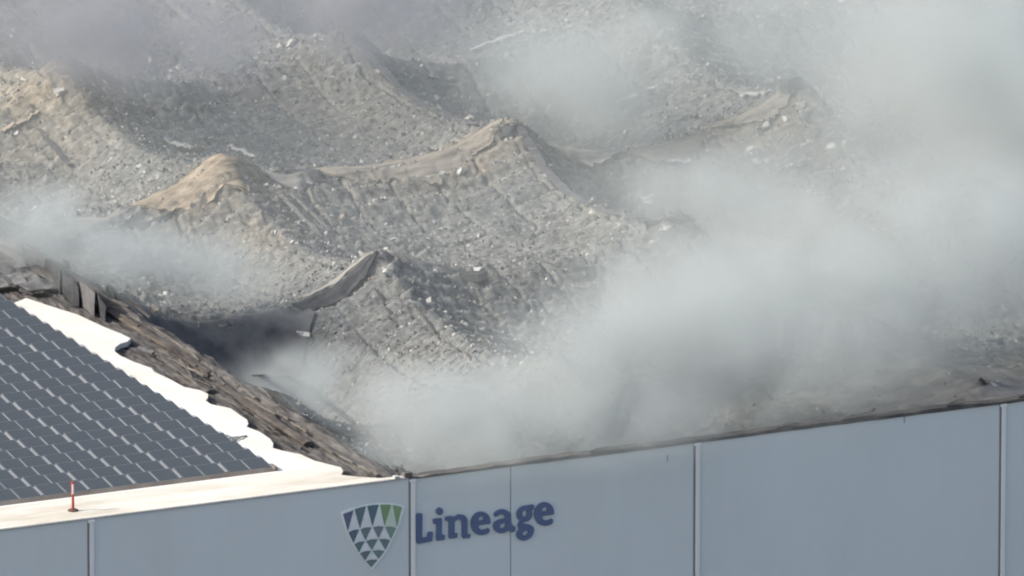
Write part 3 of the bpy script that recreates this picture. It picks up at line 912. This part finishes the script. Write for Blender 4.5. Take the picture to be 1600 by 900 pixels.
for r_ in range(NR):
    y = YF+r_*PITCHY
    x, k = XR, 0
    while pix_x(x, y) > -90 and npan < 298:
        o = bpy.data.objects.new('solar_panel', me)
        link(o, arr)
        o.location = (x-PW/2, y, H+0.085+rng.normal(0, 0.004))
        o.rotation_euler = (rng.normal(0, 0.006), rng.normal(0, 0.006), 0)
        npan += 1
        k += 1
        x -= PW+(0.026 if k % 2 else PAIR-2*PW-0.026)
    xl = x
    while x > -31:                                    # the array goes on beyond the picture
        FARV += [(x-PW/2+a_, y+b_, H+0.085+c_) for (a_, b_, c_) in PANEL_V]
        k += 1
        x -= PW+(0.026 if k % 2 else PAIR-2*PW-0.026)
    x2, k2 = XR, 0
    while x2 > xl+0.5:                                # added pale strips painting the sunlit roof seen in the gaps
        k2 += 1
        gap = 0.026 if k2 % 2 else PAIR-2*PW-0.026
        o = bpy.data.objects.new('lit_gap_strip', GAP[k2 % 2])
        link(o, arr)
        o.location = (x2-PW-gap/2, y, H+0.085)
        x2 -= PW+gap
    bevel_box('mounting_rail', (xl+0.1, XR-0.05, y+0.03, y+0.09, H+0.008, H+0.083), M['rail'], arr, 0.006)
    bevel_box('mounting_rail', (xl+0.1, XR-0.05, y+PD*ct-0.12, y+PD*ct-0.06, H+0.008, H+0.195), M['rail'], arr, 0.006)
nf = len(FARV)//16
far_ = mesh_obj('farther_panels', FARV, [tuple(i_+16*q_ for i_ in f_) for q_ in range(nf) for f_ in PANEL_F], [M['glass'], M['frame']], arr, False, PANEL_M*nf)
far_['kind'] = 'stuff'
V = [(-31.5, YF-0.16, H+0.006), (XR+0.12, YF-0.16, H+0.006), (XR+0.12, YF-0.02, H+0.125), (-31.5, YF-0.02, H+0.125), (-31.5, YF-0.0, H+0.006), (XR+0.12, YF-0.0, H+0.006)]
mesh_obj('wind_deflector', V, [(0, 1, 2, 3), (3, 2, 5, 4), (0, 4, 5, 1), (1, 5, 2), (0, 3, 4)], M['deflector'], arr)
bevel_box('end_bracket', (XR+0.0, XR+0.16, YF-0.14, YF+0.35, H+0.006, H+0.16), M['deflector'], arr, 0.02)

# burnt panels beyond the white roof
bp = [((25, 430), 0.25, 'crumpled burnt solar panel lying nearest the white roof corner'), ((8, 420), -0.2, 'blackened solar panel frame at the left picture edge under the smoke'), ((32, 442), 0.1, 'burnt solar panel sagging low beside the roof corner'), ((8, 446), -0.1, 'ash covered burnt panel just above the white roof tip'), ((60, 452), 0.3, 'warped burnt panel scrap on the charred strip by the white tip')]
for k, (p, tl, lab) in enumerate(bp):
    q = at(*p, H+0.0)
    r = np.random.default_rng(50+k)
    nx, ny = 7, 5
    V = []
    for layer in (0, 1):
        for b in range(ny):
            for a in range(nx):
                V.append(((a/(nx-1)-0.5)*1.5+r.normal(0, .015), (b/(ny-1)-0.5)*0.9, 0.12+0.14*b/(ny-1)+0.07*math.sin(a*0.8+k)*(0.4+0.2*b)+r.normal(0, .015)-layer*0.04))
    F = []
    off = nx*ny
    for b in range(ny-1):
        for a in range(nx-1):
            s = b*nx+a
            F.append((s, s+1, s+nx+1, s+nx)); F.append((s+off, s+nx+off, s+nx+1+off, s+1+off))
    for a in range(nx-1):
        F.append((a, a+off, a+1+off, a+1)); s = (ny-1)*nx+a; F.append((s, s+1, s+1+off, s+off))
    for b in range(ny-1):
        s = b*nx; F.append((s, s+nx, s+nx+off, s+off)); s = b*nx+nx-1; F.append((s, s+off, s+nx+off, s+nx))
    root = thing('burnt_solar_panel', lab, 'solar panel', (q[0], q[1], H-0.02), 'burnt solar panels beyond the white roof')
    root.rotation_euler = (0, tl*0.5, tl)
    mesh_obj('panel_sheet', V, F, M['burnt_panel'], root)
    for sx in (-0.6, 0.6):
        v, f = box(sx-0.03, sx+0.03, -0.4, 0.4, -0.12, 0.02)
        mesh_obj('support_rail', v, f, M['black'], root)

# ------------------------------------------------------------------ marker post
q = at(114, 798)
post = thing('marker_post', 'thin red and white marker post standing on the roof margin before the panels', 'marker post', (q[0], q[1], H+0.0))
def lathe(name, prof, mat, parent, n=14):
    V, F = [], []
    for (r, z) in prof:
        for a in range(n):
            V.append((r*math.cos(2*math.pi*a/n), r*math.sin(2*math.pi*a/n), z))
    for k in range(len(prof)-1):
        for a in range(n):
            F.append((k*n+a, k*n+(a+1) % n, (k+1)*n+(a+1) % n, (k+1)*n+a))
    F += [tuple(range(n))[::-1], tuple((len(prof)-1)*n+a for a in range(n))]
    return mesh_obj(name, V, F, mat, parent)
lathe('base', [(0.20, 0.002), (0.20, 0.03), (0.15, 0.06), (0.06, 0.075)], M['rubber'], post)
lathe('pole', [(0.055, 0.06), (0.048, 0.3), (0.045, 0.62)], M['red'], post)
lathe('reflective_band', [(0.05, 0.62), (0.05, 1.02)], M['reflect'], post)
lathe('collar', [(0.056, 0.60), (0.056, 0.64)], M['red'], post)
lathe('cap', [(0.054, 1.02), (0.054, 1.07), (0.03, 1.12)], M['red'], post)
for s in (-1, 1):
    v, f = box(s*0.062-0.012, s*0.062+0.012, -0.015, 0.015, 0.66, 1.04)
    mesh_obj('side_fin', v, f, M['red'], post)

# ------------------------------------------------------------------ shield sign
def shp(x, y): return (520+x/7.2, 770+y/7.2)
def wpt(px, py, y): return tuple(on_wall(px, py, y))
outline = [(88, 222), (160, 190), (240, 163), (380, 126), (524, 112), (665, 114), (802, 146), (786, 215), (765, 285), (728, 395), (695, 465), (660, 535), (596, 660), (510, 772), (430, 862), (362, 775), (290, 682), (226, 585), (160, 450), (112, 325)]
c0 = shp(445, 420)
orig = on_wall(c0[0], c0[1], 0)
shield = thing('shield_sign', 'shield emblem of navy, teal and green triangles mounted left of the lettering', 'emblem')
flat('shield_rim', (0.84, 0.88, 0.87)); flat('facet_light', (0.72, 0.77, 0.78)); flat('facet_light_green', (0.60, 0.72, 0.60))
def sh_prism(name, pts, y, d, mat):
    return prism(name, [[wpt(*shp(*p), y) for p in pts]], (0, d, 0), mat, shield)
sh_prism('backing', outline, -0.002, -0.05, M['shield_rim'])
T0 = [(112, 235), (238, 182), (380, 145), (524, 130), (665, 132), (786, 158)]
N1 = [(166, 438), (303, 404), (443, 380), (580, 374), (722, 388)]
N2 = [(230, 572), (365, 537), (512, 514), (653, 526)]
N3 = [(294, 674), (437, 645), (592, 648)]
N4 = [(362, 762), (514, 746)]
N5 = [(430, 842)]
DC = {}
def dark_c(name, c): flat(name, c); return M[name]
top_c = [(0.13, 0.165, 0.26), (0.14, 0.205, 0.225), (0.12, 0.185, 0.225), (0.22, 0.35, 0.19), (0.24, 0.37, 0.20)]
r1 = [(0.12, 0.165, 0.225), (0.165, 0.225, 0.245), (0.19, 0.23, 0.285), (0.22, 0.31, 0.27)]
r2 = [(0.14, 0.205, 0.225), (0.17, 0.225, 0.245), (0.165, 0.24, 0.255)]
r3 = [(0.145, 0.19, 0.215), (0.19, 0.26, 0.27)]
r4 = [(0.16, 0.225, 0.24)]
def shrink(t, k=0.955):
    c_ = np.mean(np.array(t, float), 0)
    return [tuple(c_+(np.array(p)-c_)*k) for p in t]
for k in range(5):
    a, b = T0[k], T0[k+1]
    if k == 0: tri_ = [a, (232, 192), N1[0]]
    else: tri_ = [(a[0]+5, a[1]), ((a[0]+b[0])/2, (a[1]+b[1])/2-3), (b[0]-5, b[1]), N1[k]]
    sh_prism('facet', shrink(tri_), -0.05, -0.02, dark_c('facet_top_%d' % k, top_c[k]))
for rows, nxt, cols, tag_ in ((N1, N2, r1, 'a'), (N2, N3, r2, 'b'), (N3, N4, r3, 'c'), (N4, N5, r4, 'd')):
    for k in range(len(rows)-1):
        a, b = rows[k], rows[k+1]
        sh_prism('facet', shrink([(a[0]+6, a[1]+6), ((a[0]+b[0])/2, (a[1]+b[1])/2-4), (b[0]-6, b[1]+6), nxt[k]]), -0.05, -0.02, dark_c('facet_%s_%d' % (tag_, k), cols[k]))
for apex, base_, row in ((T0[1:5], N1, 1), (N1[1:4], N2, 2), (N2[1:3], N3, 3), (N3[1:2], N4, 4)):
    for k in range(len(apex)):
        a, b = base_[k], base_[k+1]
        mid_ = ((a[0]+b[0])/2, (a[1]+b[1])/2-10)
        sh_prism('facet', shrink([apex[k], b, mid_, a], 0.93), -0.05, -0.035, M['facet_light_green'] if (row == 1 and k == 3) else M['facet_light'])

# ------------------------------------------------------------------ lettering
sign = thing('lettering_sign', 'raised navy slab serif lettering on the pale wall right of the shield', 'sign')
def ltr(loops, it=2, r=0.25, name='letter', parent=None):
    L = []
    for lp in loops:
        q = chaikin(lp, it, r)
        L.append([wpt(640+p[0]/6.667, 770+p[1]/6.667, -0.002) for p in q])
    return prism(name, L, (0, -0.07, 0), M['navy'], parent or sign)
ltr([[(62, 215), (128, 210), (123, 468), (180, 462), (184, 410), (236, 403), (230, 502), (64, 532)]], 1, 0.1)
li = ltr([[(240, 270), (332, 260), (330, 440), (362, 436), (360, 486), (272, 498), (275, 318), (242, 322)]], 1, 0.1)
ltr([[(307+39*math.cos(a*math.pi/4), 190+41*math.sin(a*math.pi/4)) for a in range(8)]], 2, 0.25, 'dot', li)
ltr([[(365, 248), (440, 238), (448, 256), (500, 222), (560, 226), (594, 262), (598, 310), (596, 432), (628, 427), (625, 466), (540, 474), (538, 320), (528, 280), (500, 272), (464, 292), (462, 422), (493, 417), (490, 466), (400, 476), (402, 286), (370, 292)]], 1, 0.14)
E_OUT = [(836, 320), (770, 328), (706, 335), (715, 365), (748, 386), (790, 376), (822, 358), (829, 406), (790, 430), (735, 440), (680, 424), (644, 382), (630, 318), (644, 252), (685, 206), (740, 190), (797, 206), (830, 252), (838, 300)]
E_IN = [(706, 290), (714, 254), (738, 238), (762, 250), (774, 282), (740, 287)]
ltr([E_OUT, E_IN], 2)
ltr([[(870, 210), (915, 178), (965, 166), (1020, 182), (1048, 225), (1054, 335), (1098, 348), (1093, 400), (1045, 408), (1020, 388), (980, 416), (920, 418), (878, 392), (862, 345), (880, 298), (930, 274), (992, 265), (985, 233), (955, 220), (920, 230), (882, 254)], [(932, 338), (958, 314), (992, 308), (992, 350), (965, 372), (938, 364)]], 1, 0.22)
ltr([[(1106, 215), (1128, 163), (1170, 136), (1215, 130), (1294, 116), (1287, 172), (1262, 178), (1274, 215), (1263, 262), (1230, 292), (1185, 300), (1172, 315), (1200, 325), (1255, 330), (1292, 360), (1288, 415), (1255, 467), (1195, 497), (1138, 490), (1104, 450), (1113, 403), (1142, 380), (1120, 345), (1128, 310), (1146, 290), (1116, 262)], [(1166, 215), (1178, 180), (1200, 172), (1218, 200), (1214, 238), (1195, 256), (1174, 246)], [(1166, 422), (1190, 392), (1228, 393), (1232, 420), (1205, 444), (1178, 444)]], 1, 0.24)
ltr([[(x+662, y-97) for x, y in E_OUT], [(x+662, y-97) for x, y in E_IN]], 2)

# ------------------------------------------------------------------ smoke
def smoke_mat(name, dens, scale, soft, k_noise, col, cut, seed):
    m = bpy.data.materials.new(name)
    m.use_nodes = True
    nt = m.node_tree
    for n in list(nt.nodes):
        if n.type != 'OUTPUT_MATERIAL': nt.nodes.remove(n)
    out = nt.nodes['Material Output']
    pv = nt.nodes.new('ShaderNodeVolumePrincipled')
    pv.inputs['Color'].default_value = (*col, 1)
    pv.inputs['Anisotropy'].default_value = 0.15
    tc = nt.nodes.new('ShaderNodeTexCoord')
    ln = nt.nodes.new('ShaderNodeVectorMath'); ln.operation = 'LENGTH'
    nt.links.new(tc.outputs['Object'], ln.inputs[0])
    geo = nt.nodes.new('ShaderNodeNewGeometry')
    mp = nt.nodes.new('ShaderNodeMapping')
    mp.inputs['Location'].default_value = (seed*3.1, seed*1.7, seed*5.3)
    mp.inputs['Scale'].default_value = (1, 1, 1)
    nz = nt.nodes.new('ShaderNodeTexNoise')
    nz.inputs['Scale'].default_value = scale*1.2
    nz.inputs['Detail'].default_value = 3.6
    nz.inputs['Roughness'].default_value = 0.52
    nz.inputs['Distortion'].default_value = 0.9
    nt.links.new(geo.outputs['Position'], mp.inputs['Vector'])
    nt.links.new(mp.outputs['Vector'], nz.inputs['Vector'])
    # falloff * noise
    fal = nt.nodes.new('ShaderNodeMapRange'); fal.interpolation_type = 'SMOOTHSTEP'
    fal.inputs['From Min'].default_value = 1.0; fal.inputs['From Max'].default_value = 1.0-soft
    nt.links.new(ln.outputs['Value'], fal.inputs['Value'])
    ns = nt.nodes.new('ShaderNodeMapRange'); ns.interpolation_type = 'SMOOTHSTEP'
    ns.inputs['From Min'].default_value = cut-k_noise; ns.inputs['From Max'].default_value = cut+k_noise
    nt.links.new(nz.outputs['Fac'], ns.inputs['Value'])
    mu = nt.nodes.new('ShaderNodeMath'); mu.operation = 'MULTIPLY'
    nt.links.new(fal.outputs['Result'], mu.inputs[0]); nt.links.new(ns.outputs['Result'], mu.inputs[1])
    mu2 = nt.nodes.new('ShaderNodeMath'); mu2.operation = 'MULTIPLY'; mu2.inputs[1].default_value = dens
    nt.links.new(mu.outputs['Value'], mu2.inputs[0])
    if scale > 0: nt.links.new(mu2.outputs['Value'], pv.inputs['Density'])
    else: pv.inputs['Density'].default_value = dens      # even veil
    nt.links.new(pv.outputs['Volume'], out.inputs['Volume'])
    return m
PALE = (0.65, 0.705, 0.715)
GREY = (0.47, 0.495, 0.535)
# picture point, height above the roof, radii (along wall, into building, up), density, noise scale, colour, label
PUFFS = [
    ((730, 655), 0.4, (6.5, 6.5, 2.7), 0.65, 0.26, PALE, 'pale smoke boiling up behind the wall corner above the lettering'),
    ((900, 672), 0.5, (11.0, 4.2, 2.0), 0.50, 0.24, PALE, 'low smoke creeping along the inside of the wall top'),
    ((980, 590), 1.4, (8.5, 6.0, 4.4), 0.52, 0.20, PALE, 'thick pale smoke billow behind the middle of the wall'),
    ((1230, 530), 2.2, (9.0, 7.0, 4.4), 0.55, 0.20, PALE, 'broad pale smoke bank right of the thickest billow'),
    ((1060, 460), 2.0, (6.0, 6.5, 3.0), 0.50, 0.22, PALE, 'smoke drifting over the ridge in the middle'),
    ((1450, 400), 3.6, (9.5, 9.0, 5.0), 0.50, 0.17, PALE, 'tall smoke column at the right picture edge'),
    ((1560, 130), 6.0, (8.5, 13.0, 6.5), 0.45, 0.16, PALE, 'upper right smoke cloud thinning at the top'),
    ((1290, 330), 1.5, (15.0, 17.0, 4.2), 0.09, 0.14, PALE, 'broad thin smoke drifting across the right half'),
    ((80, 365), 1.2, (5.0, 8.0, 1.9), 0.65, 0.28, PALE, 'smoke hanging over the far left of the charred edge'),
    ((270, 415), 0.4, (5.0, 8.0, 1.4), 0.45, 0.26, PALE, 'thin smoke veil between the left hump and the charred edge'),
    ((500, 600), -0.2, (4.6, 5.0, 1.7), 0.60, 0.30, PALE, 'low smoke pooling in the hole beside the charred edge'),
    ((880, 120), 1.2, (4.6, 10.0, 2.6), 0.50, 0.24, PALE, 'small smoke wisp behind the middle hump'),
    ((190, 40), 2.5, (7.5, 11.0, 2.6), 0.55, 0.26, GREY, 'grey smoke at the top left picture corner'),
    ((590, 10), 2.5, (6.0, 9.0, 2.6), 0.65, 0.22, GREY, 'grey smoke puff at the top behind the farthest hump'),
    ((1120, 310), 1.2, (4.6, 7.0, 2.0), 0.40, 0.24, PALE, 'smoke rising from the dip between the right humps'),
    ((800, 170), 0.0, (27.0, 36.0, 3.2), 0.020, 0.0, PALE, 'thin smoke veil lying over the whole collapse'),
    ((1150, 30), 4.0, (11.0, 13.0, 3.4), 0.22, 0.20, PALE, 'thin high haze of smoke over the far roof'),
]
for k, (p, hz, rad, dens, sc, col, lab) in enumerate(PUFFS):
    c_ = at(p[0], p[1], H+hz)
    bm = bmesh.new()
    bmesh.ops.create_icosphere(bm, subdivisions=2, radius=1.06)
    me = bpy.data.meshes.new('smoke')
    bm.to_mesh(me); bm.free()
    m = smoke_mat('smoke_%d' % k, dens, sc, 0.95, 0.15, col, 0.475, k*1.0)
    me.materials.append(m)
    o = link(bpy.data.objects.new('smoke', me))
    o.location = c_
    o.scale = rad
    tag(o, lab, 'smoke', 'smoke over the collapse', 'stuff')
